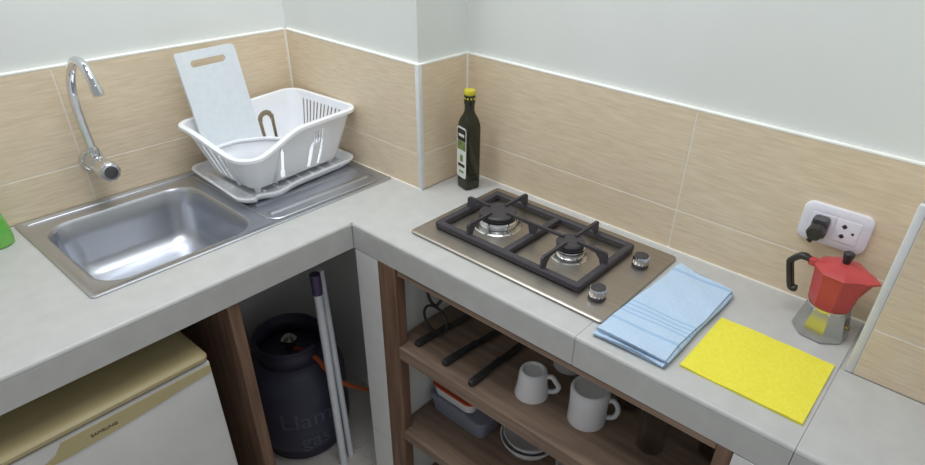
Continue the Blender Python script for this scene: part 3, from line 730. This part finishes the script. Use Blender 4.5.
# ------------------------------------------------------------------ gas cylinder with regulator and hose
GXc, GYc = -0.268, 0.305
t = thing('gas_cylinder', 'dark purple steel gas cylinder standing under the worktop behind the white poles', 'gas cylinder', (GXc, GYc, FLOOR))
MB().lathe([(0.120, 0.0), (0.122, 0.004), (0.122, 0.035), (0.118, 0.038)], 40).build('foot_ring', 'gas_paint', t)
MB().lathe([(0.09, 0.030), (0.130, 0.045), (0.148, 0.075), (0.150, 0.10), (0.150, 0.265), (0.147, 0.290), (0.135, 0.317), (0.110, 0.340), (0.070, 0.355), (0.03, 0.360)], 48).build('vessel', 'gas_paint', t)
m = MB(); m.loft([[(0.098*math.cos(a), 0.098*math.sin(a), z) for a in [-0.37+5.28*k/40 for k in range(41)]] for z in (0.342, 0.402)], False, False, closed=False)
o = m.build('valve_guard', 'gas_paint', t); md = o.modifiers.new('thickness', 'SOLIDIFY'); md.thickness = 0.004
m = MB(); m.tube([(0.098*math.cos(a), 0.098*math.sin(a), 0.404) for a in [-0.37+5.28*k/40 for k in range(41)]], 0.0055, 8); m.build('guard_rim', 'gas_paint', t)
vl = MB().lathe([(0.018, 0.358), (0.018, 0.368), (0.012, 0.370), (0.012, 0.380)], 20).build('valve', 'brass', t)
MB().lathe([(0.022, 0.380), (0.024, 0.383), (0.024, 0.392), (0.016, 0.399), (0.010, 0.402)], 24).build('regulator', 'aluminium', vl)
for k, (body, size, zz) in enumerate((('Llama', 0.085, 0.190), ('gas', 0.075, 0.105))):
    me = text_mesh(body, size, 0.0006); R = 0.1505; a0 = math.radians(-108)
    for v in me.vertices:
        x, y, z = v.co; a = a0+x/R; v.co = ((R+z)*math.cos(a), (R+z)*math.sin(a), y+zz)
    link('lettering', me, 'gas_letters', t, None, 0)
hpts = [at(u, v, 'y', y) for u, v, y in ((293, 349, 0.292), (302, 350, 0.265), (316, 358, 0.200), (329, 373, 0.140), (341, 382, 0.128), (356, 387, 0.135), (372, 389, 0.150))]
hs = MB().tube(smooth_path(hpts+[Vector((-0.03, 0.165, hpts[-1].z-0.02)), Vector((-0.002, 0.17, hpts[-1].z-0.02))], 8), 0.0068, 10).build('gas_hose', 'orange_hose')
tag(hs, 'orange rubber gas hose curving from the cylinder valve', 'hose')

# ------------------------------------------------------------------ two white poles
def pole(x, y, ztop, lean, r, label, cap):
    t = thing('pole', label, 'pole', (x, y, FLOOR))
    top = Vector((lean[0], lean[1], ztop-FLOOR))
    MB().tube([(0, 0, 0.0), tuple(top)], r, 16).build('shaft', 'pole_white', t)
    if cap:
        d = top.normalized(); q = top-d*0.03
        MB().tube([q, top+d*0.004, top+d*0.012, top+d*0.030], [r*1.18, r*1.25, r*1.25, r*1.2], 18).build('end_socket', 'purple_plastic', t)
    return t
pole(-0.272, 0.100, -0.205, (0.000, 0.012), 0.0112, 'white broom pole with a purple plastic end leaning in front of the gas cylinder', True)
pole(-0.236, 0.112, -0.180, (-0.010, 0.014), 0.0095, 'thinner white pole without a cap standing right beside the purple-ended pole', False)

# ------------------------------------------------------------------ things on the shelves
# hanging wire ring
t = thing('wire_ring', 'dark wire ring hanging from a hook beneath the worktop', 'hook', (-0.150, -0.190, CT))
MB().tube([(0, 0.0385*math.cos(2*PI*k/36), -0.165+0.0385*math.sin(2*PI*k/36)) for k in range(36)], 0.0033, 8, True).build('ring', 'dark_wire', t)
MB().tube(smooth_path([(0, 0.026, 0.0), (0, 0.027, -0.07), (0, 0.022, -0.108), (0, 0.008, -0.122), (0, -0.004, -0.120), (0, -0.012, -0.110), (0, -0.022, -0.092), (0, -0.030, -0.07), (0, -0.030, 0.0)], 6), 0.0040, 8).build('hook', 'dark_wire', t)

# kitchen knives
def knife(loc, rz, label):
    t = thing('kitchen_knife', label, 'knife', (loc[0], loc[1], S1), rz, 'black-handled knives on the upper shelf')
    sec = [(-0.010, 0.008), (-0.006, 0.0155), (0.006, 0.0155), (0.010, 0.008), (0.006, 0.0005), (-0.006, 0.0005)]
    MB().loft([[(x, y*k, 0.008+(z-0.008)*k) for y, z in sec] for x, k in ((0.0, 0.6), (0.004, 0.95), (0.03, 1.0), (0.08, 0.85), (0.108, 0.95), (0.112, 0.8))]).build('handle', 'black_plastic', t)
    MB().prism([(0.110, -0.006), (0.118, -0.012), (0.20, -0.012), (0.232, -0.004), (0.240, 0.007), (0.110, 0.007)], 0.007, 0.009).build('blade', 'knife_steel', t)
knife((-0.2025, -0.174, 0), math.radians(-5), 'black-handled kitchen knife on the upper shelf, lying under the wire ring')
knife((-0.209, -0.271, 0), math.radians(-5), 'black-handled kitchen knife on the upper shelf, the middle one of three')
knife((-0.219, -0.363, 0), math.radians(0), 'black-handled kitchen knife on the upper shelf, nearest the white mugs')

def mug(loc, rb, rt_, h, ha, label, hh, hw):
    """mug standing upside down: mouth radius rb below, foot radius rt_ above"""
    t = thing('mug', label, 'mug', loc, ha, 'white mugs on the upper shelf')
    MB().lathe([(rb-0.004, 0.004), (rb-0.002, 0.0), (rb, 0.001), (lerp(rb, rt_, .5), h*0.5), (rt_+0.002, h*0.93), (rt_, h*0.975), (rt_-0.002, h), (rt_-0.005, h), (rt_-0.008, h-0.005), (rt_*0.4, h-0.006)], 40).build('body', 'ceramic_white', t)
    z0, z1 = hh
    xa = lerp(rb, rt_, z0/h)-0.002; xb = lerp(rb, rt_, z1/h)-0.002
    MB().tube(smooth_path([(xb, 0, z1), (xb+hw*0.55, 0, z1+0.001), (xb+hw*0.95, 0, lerp(z0, z1, .72)), (max(xa, xb)+hw, 0, lerp(z0, z1, .4)), (xa+hw*0.7, 0, lerp(z0, z1, .08)), (xa, 0, z0)], 6), 0.0056, 10).build('handle', 'ceramic_white', t)
mug((-0.140, -0.479, S1), 0.0385, 0.0285, 0.070, math.radians(-62), 'small tapered white mug upside down on the upper shelf', (0.012, 0.054), 0.024)
mug((-0.123, -0.613, S1), 0.0415, 0.0400, 0.092, math.radians(-62), 'large straight-sided white mug upside down on the upper shelf', (0.012, 0.060), 0.023)
mug((-0.004, -0.490, S1), 0.0385, 0.0285, 0.070, math.radians(-62), 'white mug standing behind the small tapered mug on the upper shelf', (0.012, 0.054), 0.024)

def glass(loc, r0, r1, h, label):
    t = MB().lathe([(r0-0.002, 0.0), (r0, 0.002), (r1, h), (r1-0.0018, h), (r0-0.002, 0.008), (0.004, 0.007)], 32).build('drinking_glass', 'clear_glass', None, loc)
    tag(t, label, 'glass', 'clear glasses on the upper shelf')
glass((-0.100, -0.752, S1), 0.028, 0.034, 0.105, 'clear drinking glass on the upper shelf beside the large white mug')
glass((-0.030, -0.856, S1), 0.028, 0.034, 0.105, 'clear drinking glass on the upper shelf at its end by the pillar')
glass((-0.022, -0.660, S1), 0.028, 0.034, 0.095, 'clear drinking glass on the upper shelf behind the large white mug')

# food containers on the lower shelf
def container(name, loc, hx_, hy_, h, body_m, lid_m, label, rz):
    t = thing(name, label, 'container', loc, rz)
    def cr(ins, z, r): return [(x, y, z) for x, y in rrect(-hx_+ins, hx_-ins, -hy_+ins, hy_-ins, r, 5)]
    MB().loft([cr(0.012, 0.0, 0.018), cr(0.009, 0.003, 0.02), cr(0.003, h-0.008, 0.022)]).build('tub', body_m, t)
    MB().loft([cr(0.001, h-0.0085, 0.023), cr(0.0, h-0.007, 0.024), cr(0.0, h-0.001, 0.024), cr(0.003, h, 0.022), cr(0.009, h, 0.02), cr(0.011, h-0.0025, 0.019)]).build('lid', lid_m, t)
container('food_container', (-0.062, -0.232, S2), 0.068, 0.100, 0.062, 'box_blue', 'box_blue', 'bluish translucent plastic food container on the lower shelf', 0.0)
container('food_container', (-0.078, -0.215, S2+0.0622), 0.050, 0.075, 0.045, 'box_white', 'lid_orange', 'white food container with orange lid standing on the bluish container', 0.0)

def bowl(loc, r, h, label):
    o = MB().lathe([(r*0.45, 0.0), (r*0.48, 0.002), (r*0.52, 0.006), (r*0.80, h*0.45), (r*0.95, h*0.8), (r, h), (r-0.003, h+0.0005), (r*0.92, h*0.8), (r*0.76, h*0.47), (r*0.5, 0.011), (r*0.1, 0.009)], 44).build('bowl', 'ceramic_white', None, loc)
    tag(o, label, 'bowl', 'white bowls on the lower shelf')
bowl((-0.055, -0.432, S2), 0.078, 0.055, 'white bowl on the lower shelf, the lower of the nested pair')
bowl((-0.055, -0.432, S2+0.0165), 0.070, 0.050, 'white bowl on the lower shelf, nested inside a larger bowl')
bowl((-0.045, -0.590, S2), 0.070, 0.055, 'single white bowl on the lower shelf next to the nested bowls')
